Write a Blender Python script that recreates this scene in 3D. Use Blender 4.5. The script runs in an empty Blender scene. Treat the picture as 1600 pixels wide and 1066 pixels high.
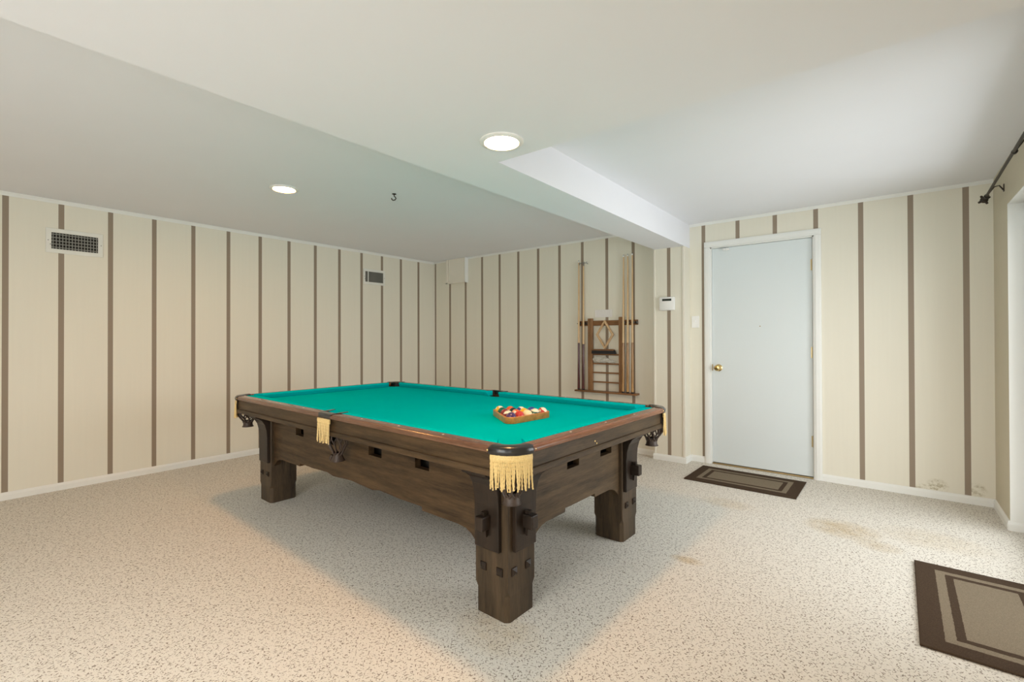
import bpy, bmesh, math, random
from mathutils import Vector, Matrix
random.seed(7)
PI = math.pi
sc = bpy.context.scene
COL = sc.collection

# ------------------------------------------------------------------ camera
W_, D_, D2_, H_ = 5.735, 4.676, 4.729, 2.303          # right wall, back wall, door wall, ceiling
ZS = 2.075                                            # underside of soffit and beam
cd = bpy.data.cameras.new('camera'); cam = bpy.data.objects.new('camera', cd); COL.objects.link(cam)
yaw, pitch, roll = 0.6744, 0.0058, -0.0028
f = Vector((-math.sin(yaw)*math.cos(pitch), math.cos(yaw)*math.cos(pitch), math.sin(pitch)))
r = Vector((math.cos(yaw), math.sin(yaw), 0)); u = r.cross(f)
r2 = r*math.cos(roll) + u*math.sin(roll); u2 = -r*math.sin(roll) + u*math.cos(roll)
M = Matrix((r2, u2, -f)).transposed().to_4x4(); M.translation = Vector((5.1549, 0.0333, 1.1902))
cam.matrix_world = M
cd.sensor_width = 36; cd.lens = 736.15/1600*36; cd.shift_y = -7.25/1600; cd.clip_start = 0.02
sc.camera = cam
sc.view_settings.view_transform = 'Standard'; sc.view_settings.look = 'None'
sc.view_settings.gamma = 1; sc.view_settings.use_curve_mapping = False
sc.view_settings.exposure = 0.18

# ------------------------------------------------------------------ world and daylight
wd = bpy.data.worlds.new('sky'); sc.world = wd; wd.use_nodes = True
bg = wd.node_tree.nodes['Background']; bg.inputs[0].default_value = (1.0, 0.97, .90, 1); bg.inputs[1].default_value = 1.2

def area(name, loc, direction, sx, sy, power, color, spread=180):
    l = bpy.data.lights.new(name, 'AREA'); l.shape = 'RECTANGLE'; l.size = sx; l.size_y = sy
    l.energy = power; l.color = color; l.spread = math.radians(spread)
    o = bpy.data.objects.new(name, l); COL.objects.link(o); o.location = loc
    o.rotation_euler = Vector(direction).to_track_quat('-Z', 'Y').to_euler()
    return o
DAY = (0.95, 0.975, 1.0)
area('daylight_fill', (6.25, 3.32, 1.15), (-1, 0, 0), 1.8, 2.0, 42, DAY, 140)           # outside the sliding door by the mats
area('daylight_fill', (6.25, -1.35, 1.05), (-1, 0, 0), 1.4, 2.0, 26, DAY, 140)           # fill light outside the added door behind the camera
area('daylight_fill', (4.3, -2.75, 1.05), (0, 1, 0), 2.2, 2.0, 74, (.96, 1.0, .99))           # fill light outside the added window behind the camera

# ------------------------------------------------------------------ materials
def nt(name):
    m = bpy.data.materials.new(name); m.use_nodes = True
    t = m.node_tree; b = t.nodes['Principled BSDF']
    return m, t, b
def L(t, a, b): t.links.new(a, b)
def math_(t, op, a, b=None, c=None):
    n = t.nodes.new('ShaderNodeMath'); n.operation = op
    for i, v in enumerate((a, b, c)):
        if v is None: continue
        if isinstance(v, (int, float)): n.inputs[i].default_value = v
        else: L(t, v, n.inputs[i])
    return n.outputs[0]
def mix(t, fac, a, b):
    n = t.nodes.new('ShaderNodeMix'); n.data_type = 'RGBA'
    if isinstance(fac, (int, float)): n.inputs[0].default_value = fac
    else: L(t, fac, n.inputs[0])
    for i, v in ((6, a), (7, b)):
        if isinstance(v, tuple): n.inputs[i].default_value = (*v[:3], 1)
        else: L(t, v, n.inputs[i])
    return n.outputs[2]
def noise(t, vec, scale, detail=3, rough=.5):
    n = t.nodes.new('ShaderNodeTexNoise'); n.inputs['Scale'].default_value = scale
    n.inputs['Detail'].default_value = detail; n.inputs['Roughness'].default_value = rough
    L(t, vec, n.inputs['Vector']); return n.outputs['Fac']
def coords(t, scale=(1, 1, 1), kind='Object'):
    c = t.nodes.new('ShaderNodeTexCoord'); mp = t.nodes.new('ShaderNodeMapping')
    mp.inputs['Scale'].default_value = scale; L(t, c.outputs[kind], mp.inputs[0]); return mp.outputs[0]
def ramp(t, fac, stops):
    n = t.nodes.new('ShaderNodeValToRGB'); L(t, fac, n.inputs[0]); e = n.color_ramp.elements
    while len(e) < len(stops): e.new(.5)
    for i, (p, c) in enumerate(stops):
        e[i].position = p; e[i].color = (*c, 1) if len(c) == 3 else c
    return n.outputs[0]
def bump(t, b, h, strength, dist=.002):
    n = t.nodes.new('ShaderNodeBump'); n.inputs['Strength'].default_value = strength; n.inputs['Distance'].default_value = dist
    L(t, h, n.inputs['Height']); L(t, n.outputs[0], b.inputs['Normal'])
def plain(name, col, rough=.5, metal=0, noise_amt=.06, nscale=12, bumpy=0, coat=0, spec=None):
    m, t, b = nt(name); v = coords(t)
    n = noise(t, v, nscale, 4)
    a = tuple(c*(1-noise_amt) for c in col); c2 = tuple(min(1, c*(1+noise_amt)) for c in col)
    L(t, mix(t, n, a, c2), b.inputs['Base Color'])
    b.inputs['Roughness'].default_value = rough; b.inputs['Metallic'].default_value = metal
    if coat: b.inputs['Coat Weight'].default_value = coat; b.inputs['Coat Roughness'].default_value = .12
    if spec is not None: b.inputs['Specular IOR Level'].default_value = spec
    if bumpy: bump(t, b, noise(t, v, nscale*8, 3), bumpy)
    return m
def wood(name, dark, light, axis=0, rough=.4, scale=1.0, coat=0, contrast=(.3, .72)):
    m, t, b = nt(name)
    s = [9*scale]*3; s[axis] = .8*scale
    v = coords(t, tuple(s))
    n1 = noise(t, v, 3.2, 5, .6); v2 = coords(t, tuple(k*6 for k in s)); n2 = noise(t, v2, 4, 3, .7)
    fac = math_(t, 'MULTIPLY_ADD', n2, .35, math_(t, 'MULTIPLY', n1, .75))
    L(t, ramp(t, fac, [(contrast[0], dark), (contrast[1], light)]), b.inputs['Base Color'])
    b.inputs['Roughness'].default_value = rough; b.inputs['Specular IOR Level'].default_value = .28
    if coat: b.inputs['Coat Weight'].default_value = coat; b.inputs['Coat Roughness'].default_value = .15
    bump(t, b, n2, .12, .001)
    return m

PANEL = (0.785, 0.755, 0.645); STRIPE = (0.285, 0.225, 0.165)
def panel_mat(name, axis, offset, stains=False):
    """cream panelling with brown painted grooves every 0.3048 m along a world axis"""
    m, t, b = nt(name)
    g = t.nodes.new('ShaderNodeNewGeometry'); sp = t.nodes.new('ShaderNodeSeparateXYZ'); L(t, g.outputs['Position'], sp.inputs[0])
    x = sp.outputs[axis]
    fr = math_(t, 'FRACT', math_(t, 'DIVIDE', math_(t, 'SUBTRACT', x, offset - .1524), .3048))
    d = math_(t, 'ABSOLUTE', math_(t, 'SUBTRACT', fr, .5))
    isS = math_(t, 'LESS_THAN', d, .0172/.3048)
    v = coords(t, (30, 30, 1.0) if axis == 1 else (30, 30, 1.0))
    n = noise(t, v, 1.5, 4); v2 = coords(t); n2 = noise(t, v2, 1.3, 3)
    base = mix(t, n, tuple(c*.975 for c in PANEL), tuple(c*1.02 for c in PANEL))
    base = mix(t, math_(t, 'MULTIPLY', n2, .12), base, (PANEL[0]*.93, PANEL[1]*.92, PANEL[2]*.9))
    if stains:
        # mildew marks low on the panelling near the corner
        def spot(cx, cz, rx, rz):
            dx = math_(t, 'DIVIDE', math_(t, 'SUBTRACT', sp.outputs[0], cx), rx)
            dz = math_(t, 'DIVIDE', math_(t, 'SUBTRACT', sp.outputs[2], cz), rz)
            r_ = math_(t, 'ADD', math_(t, 'MULTIPLY', dx, dx), math_(t, 'MULTIPLY', dz, dz))
            return math_(t, 'MAXIMUM', math_(t, 'SUBTRACT', 1, r_), 0)
        s = math_(t, 'ADD', spot(5.43, .085, .07, .07), math_(t, 'MULTIPLY', spot(5.64, .10, .06, .06), .8))
        s = math_(t, 'ADD', s, math_(t, 'MULTIPLY', spot(5.37, .07, .12, .03), .8))
        nn = math_(t, 'MAXIMUM', math_(t, 'MULTIPLY', math_(t, 'SUBTRACT', noise(t, v2, 38, 4, .7), .45), 5), 0)
        base = mix(t, math_(t, 'MINIMUM', math_(t, 'MULTIPLY', s, nn), .75), base, (.35, .30, .16))
    L(t, mix(t, isS, base, STRIPE), b.inputs['Base Color'])
    b.inputs['Roughness'].default_value = .55
    h = math_(t, 'MULTIPLY_ADD', n, .12, math_(t, 'SUBTRACT', 1, isS)); bump(t, b, h, .5, .002)
    return m
M_left = panel_mat('panelling_left', 1, .4176)
M_back = panel_mat('panelling_back', 0, .3274)
M_doorw = panel_mat('panelling_door_wall', 0, 3.7657, True)
M_col = panel_mat('panelling_column', 0, 3.485)
M_ceil = plain('ceiling_paint', (.83, .845, .885), .85, noise_amt=.015, nscale=3)
M_plain = plain('wall_paint', (.60, .55, .42), .7, noise_amt=.02)
M_trim = plain('trim_white', (.82, .83, .80), .4, noise_amt=.015)
M_cream = plain('trim_cream', (.80, .76, .66), .5, noise_amt=.015)
M_door = plain('door_paint', (.70, .76, .77), .42, noise_amt=.02, nscale=2)
M_black = plain('black_leather', (.012, .011, .011), .28, coat=.4)
M_hole = plain('pocket_leather', (.025, .018, .014), .6)
M_leather = plain('brown_leather', (.055, .035, .025), .5, noise_amt=.3, nscale=60)
M_walnut_x = wood('walnut_along', (.016, .009, .004), (.098, .058, .027), 0, .42, contrast=(.36, .70))
M_walnut_y = wood('walnut_across', (.020, .012, .006), (.108, .070, .036), 1, .42, contrast=(.36, .70))
M_walnut_z = wood('walnut_upright', (.018, .012, .007), (.086, .057, .032), 2, .42, contrast=(.36, .70))
M_walnut_d = wood('walnut_dark', (.011, .008, .006), (.034, .022, .015), 2, .35)
M_cap_x = wood('rail_cap_along', (.055, .022, .012), (.20, .10, .055), 0, .22, coat=.5)
M_cap_y = wood('rail_cap_across', (.07, .024, .010), (.28, .115, .05), 1, .22, coat=.5)
M_under = plain('slate_frame', (.02, .016, .012), .9)
M_pearl = plain('sight_pearl', (.8, .78, .7), .3)
M_brass = plain('brass', (.72, .52, .22), .2, 1)
M_brassdk = plain('brass_dull', (.42, .33, .18), .35, 1)
M_metaldk = plain('bronze_dark', (.045, .036, .027), .5, .6)
M_plastic = plain('white_plastic', (.86, .86, .84), .35)
M_lcd = plain('lcd_dark', (.035, .045, .04), .2)
M_rod_metal = plain('bracket_metal', (.25, .24, .22), .35, .9)
M_rackwood = wood('oak_rack', (.10, .045, .018), (.34, .18, .08), 2, .4)
M_rackwood_x = wood('oak_rack_rail', (.10, .045, .018), (.30, .15, .065), 0, .4)
M_tri = wood('triangle_wood', (.28, .085, .015), (.72, .29, .07), 0, .35, coat=.3)
M_maple = wood('maple_shaft', (.52, .34, .16), (.74, .53, .30), 2, .28, coat=.3)
M_butt = wood('rosewood_butt', (.035, .010, .010), (.12, .035, .03), 2, .2, coat=.6)
M_buttlight = wood('oak_butt', (.15, .07, .025), (.52, .30, .12), 2, .25, coat=.5)
M_diam = wood('diamond_wood', (.40, .24, .12), (.66, .46, .26), 2, .4)
M_rag = plain('grey_cloth', (.50, .48, .42), .9, noise_amt=.5, nscale=45)
M_bristle = plain('black_bristles', (.015, .013, .012), .8)
M_vent = plain('vent_enamel', (.78, .78, .72), .4)
M_ventgrey = plain('vent_blades', (.30, .30, .27), .45, .3)
M_dark = plain('duct_shade_dark', (.015, .014, .012), .9)
M_gap = plain('shadow_gap', (.04, .035, .03), .9)
M_alu = plain('white_vinyl', (.78, .82, .84), .35)

def cloth():
    m, t, b = nt('green_cloth'); v = coords(t)
    n = noise(t, v, 420, 2); n2 = noise(t, v, 2.2, 4)
    c = mix(t, n2, (.0, .465, .50), (.0, .515, .55)); c = mix(t, math_(t, 'MULTIPLY', n, .15), c, (.0, .56, .54))
    L(t, c, b.inputs['Base Color']); b.inputs['Roughness'].default_value = .85
    b.inputs['Specular IOR Level'].default_value = .0
    
    bump(t, b, n, .15, .0006); return m
M_cloth = cloth()

def carpet():
    m, t, b = nt('carpet_flecked')
    v = coords(t)
    # short dark yarn flecks: thresholded stretched noise at several directions
    tot = None
    for i, (rot, sc_) in enumerate(((.3, (62, 170, 1)), (1.25, (58, 180, 1)), (2.3, (64, 165, 1)))):
        c = t.nodes.new('ShaderNodeTexCoord'); mp = t.nodes.new('ShaderNodeMapping')
        mp.vector_type = 'TEXTURE'; mp.inputs['Rotation'].default_value = (0, 0, rot); mp.inputs['Location'].default_value = (i*3.1, i*1.7, 0)
        mp.inputs['Scale'].default_value = tuple(1/k for k in sc_)
        L(t, c.outputs['Object'], mp.inputs[0])
        n = noise(t, mp.outputs[0], 1.0, 1, .4)
        k = math_(t, 'MULTIPLY', math_(t, 'SUBTRACT', n, .635), 16)
        k = math_(t, 'MINIMUM', math_(t, 'MAXIMUM', k, 0), 1)
        tot = k if tot is None else math_(t, 'MAXIMUM', tot, k)
    pile = noise(t, v, 230, 3, .6); mid = noise(t, v, 75, 3, .6); big = noise(t, v, 1.6, 4, .6)
    base = mix(t, pile, (.575, .55, .485), (.89, .865, .80))
    base = mix(t, math_(t, 'MULTIPLY', mid, .5), base, (.82, .79, .73))
    base = mix(t, math_(t, 'MULTIPLY', big, .25), base, (.72, .68, .60))
    g = t.nodes.new('ShaderNodeNewGeometry'); sp = t.nodes.new('ShaderNodeSeparateXYZ'); L(t, g.outputs['Position'], sp.inputs[0])
    def spot(cx, cy, rx, ry, a):
        dx = math_(t, 'DIVIDE', math_(t, 'SUBTRACT', sp.outputs[0], cx), rx)
        dy = math_(t, 'DIVIDE', math_(t, 'SUBTRACT', sp.outputs[1], cy), ry)
        q = math_(t, 'ADD', math_(t, 'MULTIPLY', dx, dx), math_(t, 'MULTIPLY', dy, dy))
        q = math_(t, 'MAXIMUM', math_(t, 'SUBTRACT', 1, q), 0)
        return math_(t, 'MULTIPLY', math_(t, 'MULTIPLY', q, a), math_(t, 'MULTIPLY_ADD', noise(t, v, 14, 4, .7), 1.6, -.2))
    st = spot(4.92, 3.62, .22, .18, .8)
    for a in ((5.1, 3.45, .13, .1, .5), (4.30, 2.60, .10, .05, .8), (4.24, 3.66, .2, .12, .4), (3.90, 1.50, .22, .16, .5), (5.35, 3.75, .3, .2, .35)):
        st = math_(t, 'ADD', st, spot(*a))
    base = mix(t, math_(t, 'MINIMUM', st, .6), base, (.50, .36, .16))
    base = mix(t, math_(t, 'MULTIPLY', tot, .85), base, (.15, .11, .075))
    L(t, base, b.inputs['Base Color']); b.inputs['Roughness'].default_value = .95; b.inputs['Specular IOR Level'].default_value = .1
    bump(t, b, math_(t, 'MULTIPLY_ADD', mid, .6, pile), .5, .006)
    return m
M_carpet = carpet()

def mat_rug(name, hx, hy, rot=0):
    """brown doormat: dark border, tan line, dark line, tan centre (object coordinates)"""
    m, t, b = nt(name); c = t.nodes.new('ShaderNodeTexCoord'); sp = t.nodes.new('ShaderNodeSeparateXYZ'); L(t, c.outputs['Object'], sp.inputs[0])
    v = coords(t)
    wob = math_(t, 'MULTIPLY', math_(t, 'SUBTRACT', noise(t, v, 60, 2), .5), .006)
    ax = math_(t, 'SUBTRACT', hx, math_(t, 'ABSOLUTE', sp.outputs[0])); ay = math_(t, 'SUBTRACT', hy, math_(t, 'ABSOLUTE', sp.outputs[1]))
    d = math_(t, 'ADD', math_(t, 'MINIMUM', ax, ay), wob)
    n = noise(t, v, 260, 3, .7)
    dk = mix(t, n, (.020, .012, .007), (.105, .070, .045)); lt = mix(t, n, (.08, .062, .040), (.34, .28, .20))
    c1 = mix(t, math_(t, 'GREATER_THAN', d, .078), dk, lt)
    c2 = mix(t, math_(t, 'GREATER_THAN', d, .113), c1, dk)
    c3 = mix(t, math_(t, 'GREATER_THAN', d, .143), c2, lt)
    L(t, c3, b.inputs['Base Color']); b.inputs['Roughness'].default_value = .95; b.inputs['Specular IOR Level'].default_value = .1
    bump(t, b, n, .6, .003); return m

def fringe_mat():
    m, t, b = nt('gold_fringe'); v = coords(t, (1, 1, 1)); n = noise(t, v, 220, 2)
    L(t, mix(t, n, (.62, .40, .12), (.93, .72, .34)), b.inputs['Base Color']); b.inputs['Roughness'].default_value = .55
    b.inputs['Sheen Weight'].default_value = .2; return m
M_gold = fringe_mat()

def glow(name, col, strength):
    m, t, b = nt(name); e = t.nodes.new('ShaderNodeEmission'); e.inputs[0].default_value = (*col, 1); e.inputs[1].default_value = strength
    L(t, e.outputs[0], t.nodes['Material Output'].inputs[0]); return m
LAMPS = [glow('lamp_lens', (1.0, .50, .17), 225), glow('lamp_lens_warm', (1.0, .46, .12), 165)]
M_fill_panel = glow('fill_panel_glow', (.95, 1.0, 1.0), 9)  # glow of the added fill panel behind the camera

def glass():
    m, t, b = nt('clear_glass'); tr = t.nodes.new('ShaderNodeBsdfTransparent'); gl = t.nodes.new('ShaderNodeBsdfGlossy'); gl.inputs['Roughness'].default_value = .02
    mx = t.nodes.new('ShaderNodeMixShader'); mx.inputs[0].default_value = .06
    tr.inputs[0].default_value = (.96, .965, .965, 1)
    L(t, tr.outputs[0], mx.inputs[1]); L(t, gl.outputs[0], mx.inputs[2]); L(t, mx.outputs[0], t.nodes['Material Output'].inputs[0]); return m
M_glass = glass()

def ball_mat(name, col, stripe, white=(.86, .80, .66)):
    m, t, b = nt(name); c = t.nodes.new('ShaderNodeTexCoord'); sp = t.nodes.new('ShaderNodeSeparateXYZ'); L(t, c.outputs['Object'], sp.inputs[0])
    if stripe:
        z = math_(t, 'ABSOLUTE', sp.outputs[2]); base = mix(t, math_(t, 'GREATER_THAN', z, .0155), col, white)
    else: base = mix(t, 0.0, col, col)
    rr = math_(t, 'ADD', math_(t, 'POWER', sp.outputs[1], 2), math_(t, 'POWER', sp.outputs[2], 2))
    if col != white: base = mix(t, math_(t, 'LESS_THAN', rr, .0085**2), base, white)
    L(t, base, b.inputs['Base Color']); b.inputs['Roughness'].default_value = .08; b.inputs['Coat Weight'].default_value = .6
    return m

# ------------------------------------------------------------------ mesh builder
class MB:
    def __init__(s): s.bm = bmesh.new(); s.smooth = False
    def box(s, x0, x1, y0, y1, z0, z1, bevel=0, mat=None):
        r_ = bmesh.ops.create_cube(s.bm, size=1); vs = r_['verts']
        for v in vs: v.co = Vector(((x0+x1)/2 + v.co.x*(x1-x0), (y0+y1)/2 + v.co.y*(y1-y0), (z0+z1)/2 + v.co.z*(z1-z0)))
        if bevel:
            es = list({e for v in vs for e in v.link_edges})
            out = bmesh.ops.bevel(s.bm, geom=es, offset=bevel, segments=2, affect='EDGES', profile=.5)
            vs = list({v for f_ in out['faces'] for v in f_.verts} | {v for v in vs if v.is_valid})
        if mat is not None:
            for v in vs: v.co = mat @ v.co
        return vs
    def poly(s, pts, vec, flip=False):
        """prism: closed 3D outline extruded by vec"""
        vec = Vector(vec); a = [s.bm.verts.new(Vector(p)) for p in pts]; b = [s.bm.verts.new(Vector(p)+vec) for p in pts]; n = len(pts)
        s.bm.faces.new(a); s.bm.faces.new(list(reversed(b)))
        for i in range(n): s.bm.faces.new((a[i], b[i], b[(i+1) % n], a[(i+1) % n]))
        return a + b
    def loft(s, rings, caps=True, closed=True):
        rs = [[s.bm.verts.new(Vector(p)) for p in ring] for ring in rings]; n = len(rs[0])
        for a, b in zip(rs, rs[1:]):
            for i in range(n if closed else n-1): s.bm.faces.new((a[i], a[(i+1) % n], b[(i+1) % n], b[i]))
        if caps and closed: s.bm.faces.new(list(reversed(rs[0]))); s.bm.faces.new(rs[-1])
        return rs
    def tube(s, pts, rad, seg=10, caps=True):
        pts = [Vector(p) for p in pts]; rad = rad if isinstance(rad, (list, tuple)) else [rad]*len(pts)
        rings = []; prev = None
        for i, p in enumerate(pts):
            d = (pts[min(i+1, len(pts)-1)] - pts[max(i-1, 0)]).normalized()
            if prev is None: a = d.orthogonal().normalized()
            else: a = (prev - d*prev.dot(d)).normalized()
            prev = a; b = d.cross(a)
            rings.append([p + (a*math.cos(2*PI*k/seg) + b*math.sin(2*PI*k/seg))*rad[i] for k in range(seg)])
        s.loft(rings, caps)
    def lathe(s, prof, origin, axis='z', seg=32):
        """prof: (radius, height) list; open ends get capped when radius > 0"""
        o = Vector(origin); rings = []
        for r_, h in prof:
            ring = []
            for k in range(seg):
                c, n_ = math.cos(2*PI*k/seg)*r_, math.sin(2*PI*k/seg)*r_
                ring.append(o + {'z': Vector((c, n_, h)), 'y': Vector((c, h, -n_)), 'x': Vector((h, c, n_))}[axis])
            rings.append(ring)
        s.loft(rings, True)
    def build(s, name, mat, parent=None, smooth=False, **props):
        bmesh.ops.remove_doubles(s.bm, verts=s.bm.verts, dist=1e-6)
        bmesh.ops.recalc_face_normals(s.bm, faces=s.bm.faces)
        me = bpy.data.meshes.new(name); s.bm.to_mesh(me); s.bm.free(); me.materials.append(mat)
        if smooth:
            for p in me.polygons: p.use_smooth = True
            try: me.set_sharp_from_angle(angle=math.radians(38))
            except Exception: pass
        o = bpy.data.objects.new(name, me); COL.objects.link(o)
        if parent is not None: o.parent = parent
        for k, v in props.items(): o[k] = v
        return o
def recenter(o, loc):
    """move the mesh origin to loc (in parent space) without moving the shape"""
    o.data.transform(Matrix.Translation(-Vector(loc))); o.location = Vector(loc); return o
def thing(name, label, cat, loc=(0, 0, 0), rz=0, group=None, kind=None):
    o = bpy.data.objects.new(name, None); COL.objects.link(o); o.location = loc; o.rotation_euler = (0, 0, rz); o.empty_display_size = .1
    tag(o, label, cat, group, kind); return o
def tag(o, label, cat, group=None, kind=None):
    o['label'] = label; o['category'] = cat
    if group: o['group'] = group
    if kind: o['kind'] = kind
    return o
def struct(o, label, cat): return tag(o, label, cat, kind='structure')

# ------------------------------------------------------------------ the room
YF = -2.4
b = MB(); b.box(-.14, W_+.22, YF-.14, D2_+.2, -.08, 0)
struct(b.build('floor', M_carpet), 'cream carpet with brown flecks covering the whole room', 'floor')
def XL(y): return 3.262 + .0189*(y-.16)
def YS(x): return 1.828 + .0205*(x-3.63)
b = MB(); b.box(-.14, W_+.22, YF-.14, D2_+.2, H_, H_+.1)
b.poly([(XL(YF), YF, ZS), (W_, YF, ZS), (W_, YS(W_), ZS), (3.636, YS(3.636), ZS), (3.636, D2_, ZS), (XL(4.6), D2_, ZS)], (0, 0, H_-ZS+.02))
struct(b.build('ceiling', M_ceil), 'white ceiling with a lower soffit and beam running to the column', 'ceiling')
b = MB(); b.box(-.14, 0, YF-.14, D2_+.2, 0, H_); struct(b.build('wall_left', M_left), 'long cream panelled wall with brown stripes and two vents', 'wall')
b = MB(); b.box(0, 3.40, D_, D2_+.2, 0, H_); struct(b.build('wall_back', M_back), 'back wall with brown stripes behind the cue rack', 'wall')
b = MB(); b.box(3.335, 3.636, 4.57, D2_+.2, 0, ZS); struct(b.build('wall_column', M_col), 'narrow striped column holding the thermostat under the beam', 'column')
DX0, DX1, DZ = 3.838, 4.654, 2.048
b = MB(); b.box(3.60, DX0-.012, D2_, D2_+.2, 0, H_); b.box(DX1+.012, W_+.1, D2_, D2_+.2, 0, H_); b.box(DX0-.012, DX1+.012, D2_, D2_+.2, DZ+.012, H_)
struct(b.build('wall_back_right', M_doorw), 'cream striped wall around the white door', 'wall')
OY0, OY1, OZ = 2.405, 4.235, 2.02                      # sliding door opening
PY0, PY1 = -2.1, -.6                                   # added opening behind the camera, for fill light
b = MB(); T = .17
b.box(W_, W_+T, OY1, D2_, 0, H_); b.box(W_, W_+T, OY0, OY1, OZ, H_); b.box(W_, W_+T, PY1, OY0, 0, H_)
b.box(W_, W_+T, PY0, PY1, OZ, H_); b.box(W_, W_+T, YF-.14, PY0, 0, H_)
struct(b.build('wall_right', M_plain), 'olive beige wall beside the sliding glass door', 'wall')
b = MB(); b.box(0, 3.1, YF-.14, YF, 0, H_); b.box(5.4, W_, YF-.14, YF, 0, H_); b.box(3.1, 5.4, YF-.14, YF, 0, .05); b.box(3.1, 5.4, YF-.14, YF, 2.06, H_)  # unseen wall, its window opening added to let in fill light
struct(b.build('wall_front', M_plain), 'beige wall behind the camera around an added fill window', 'wall')
b = MB()
for x in (3.1, 4.22, 5.35): b.box(x, x+.05, YF-.1, YF-.04, .05, 2.06)
b.box(3.1, 5.4, YF-.1, YF-.04, .05, .10); b.box(3.1, 5.4, YF-.1, YF-.04, 2.01, 2.06)
w1 = b.build('fill_window_1', M_trim); struct(w1, 'wide white framed window added behind the camera for fill light', 'window')  # unseen window, added so fill light can enter from behind
b = MB(); b.box(3.12, 5.38, YF-.075, YF-.07, .09, 2.02); b.build('pane', M_glass, w1)
b = MB(); b.box(-14, 20, -16, 18, -.3, -.12); struct(b.build('ground', plain('patio', (.32, .33, .28), .9, noise_amt=.2, nscale=2)), 'pale patio ground outside the glass doors', 'ground')

# baseboards and crown trims
def base(name, pts, label):
    b = MB()
    for (x0, y0, x1, y1, nx, ny) in pts:
        d = Vector((x1-x0, y1-y0, 0)); n = Vector((nx, ny, 0))
        prof = [(0, 0), (.013, 0), (.013, .040), (.009, .049), (.004, .056), (0, .058)]
        b.poly([Vector((x0, y0, 0)) + n*p + Vector((0, 0, z)) for p, z in prof], d)
    struct(b.build(name, M_trim), label, 'baseboard')
base('baseboard_left', [(0, YF, 0, D_, 1, 0)], 'low white baseboard along the long striped wall')
base('baseboard_back', [(0, D_, 3.335, D_, 0, -1)], 'low white baseboard behind the pool table')
base('baseboard_column', [(3.325, 4.57, 3.649, 4.57, 0, -1), (3.636, 4.57, 3.636, D2_, 1, 0)], 'white baseboard wrapping the striped column')
base('baseboard_door', [(3.645, D2_, 3.776, D2_, 0, -1)], 'short white baseboard left of the white door')
base('baseboard_back_right', [(4.716, D2_, W_, D2_, 0, -1)], 'white baseboard right of the white door')
base('baseboard_right', [(W_, OY1-.002, W_, D2_, -1, 0), (W_, PY1, W_, OY0, -1, 0)], 'baseboard on the wall beside the sliding door')
base('baseboard_jamb', [(W_-.01, OY1, W_+.075, OY1, 0, -1)], 'white baseboard block wrapping into the sliding door reveal')
def crown(name, x0, y0, x1, y1, nx, ny, label, h=.028):
    b = MB(); n = Vector((nx, ny, 0)); prof = [(0, -h), (.006, -h), (.010, -h*.55), (.018, -.004), (.018, 0), (0, 0)]
    b.poly([Vector((x0, y0, H_)) + n*p + Vector((0, 0, z)) for p, z in prof], (x1-x0, y1-y0, 0))
    struct(b.build(name, M_trim), label, 'trim')
crown('trim_1', 0, YF, 0, D_, 1, 0, 'thin white crown trim on the long striped wall')
crown('trim_2', 0, D_, 3.33, D_, 0, -1, 'thin cream crown trim on the back wall', .02)
crown('trim_3', 3.636, D2_, W_, D2_, 0, -1, 'thin white crown trim above the white door', .024)
b = MB(); b.box(3.335, 3.351, 4.562, 4.57, .058, ZS, .002); struct(b.build('trim_4', M_cream), 'slim cream corner strip on the left column edge', 'trim')
b = MB(); b.box(3.618, 3.640, 4.562, 4.574, .058, ZS, .002); struct(b.build('trim_5', M_cream), 'slim cream corner strip on the right column edge', 'trim')
b = MB(); b.box(.0, .012, D_-.012, D_, .058, H_-.02); struct(b.build('trim_6', M_cream), 'cream corner bead where long wall meets back wall', 'trim')

# ------------------------------------------------------------------ the white door
dr = thing('door_1', 'flat white door with brass knob and white casing', 'door', ((DX0+DX1)/2, D2_, 0), 0, kind='structure')
cx = (DX0+DX1)/2
b = MB(); b.box(DX0-cx+.0015, DX1-cx-.004, .018, .055, .016, DZ-.002, .001); b.build('door_slab', M_door, dr)
b = MB(); ci = .012
for s, e in (((DX0-cx-ci-.052), (DX0-cx-ci+.002)), ((DX1-cx+ci-.002), (DX1-cx+ci+.052))):
    b.box(s, e, -.016, 0, 0, DZ+.0095, .003)
    b.box(s+.012, e-.012, -.021, -.0155, 0, DZ+.0095, .002)
b.box(DX0-cx-ci-.052, DX1-cx+ci+.052, -.016, 0, DZ+.010, DZ+.064, .004); b.box(DX0-cx-ci-.04, DX1-cx+ci+.04, -.021, -.0155, DZ+.022, DZ+.052, .002)
b.build('door_casing', M_trim, dr)
b = MB()
b.box(DX0-cx-ci, DX0-cx, 0, .12, 0, DZ+ci); b.box(DX1-cx, DX1-cx+ci, 0, .12, 0, DZ+ci); b.box(DX0-cx-ci, DX1-cx+ci, 0, .12, DZ, DZ+ci)
b.build('door_frame', M_trim, dr)
b = MB(); b.box(DX0-cx, DX1-cx, .058, .14, 0, DZ); b.build('shadow_gap', M_gap, dr)
b = MB(); b.box(DX0-cx, DX1-cx, -.002, .10, 0, .012, .003); b.build('threshold', M_brassdk, dr)
b = MB(); b.lathe([(.033, 0), (.033, -.004), (.027, -.010), (.012, -.014), (.011, -.030), (.020, -.038), (.0275, -.050), (.0275, -.060), (.022, -.068), (.012, -.071), (.001, -.071)], (3.895-cx, .018, .913), 'y', 28)
b.build('door_knob', M_brass, dr, True)
b = MB(); b.box(DX0-cx-.004, DX0-cx+.006, .008, .022, .885, .945, .001); b.build('strike_plate', M_brassdk, dr)
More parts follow.
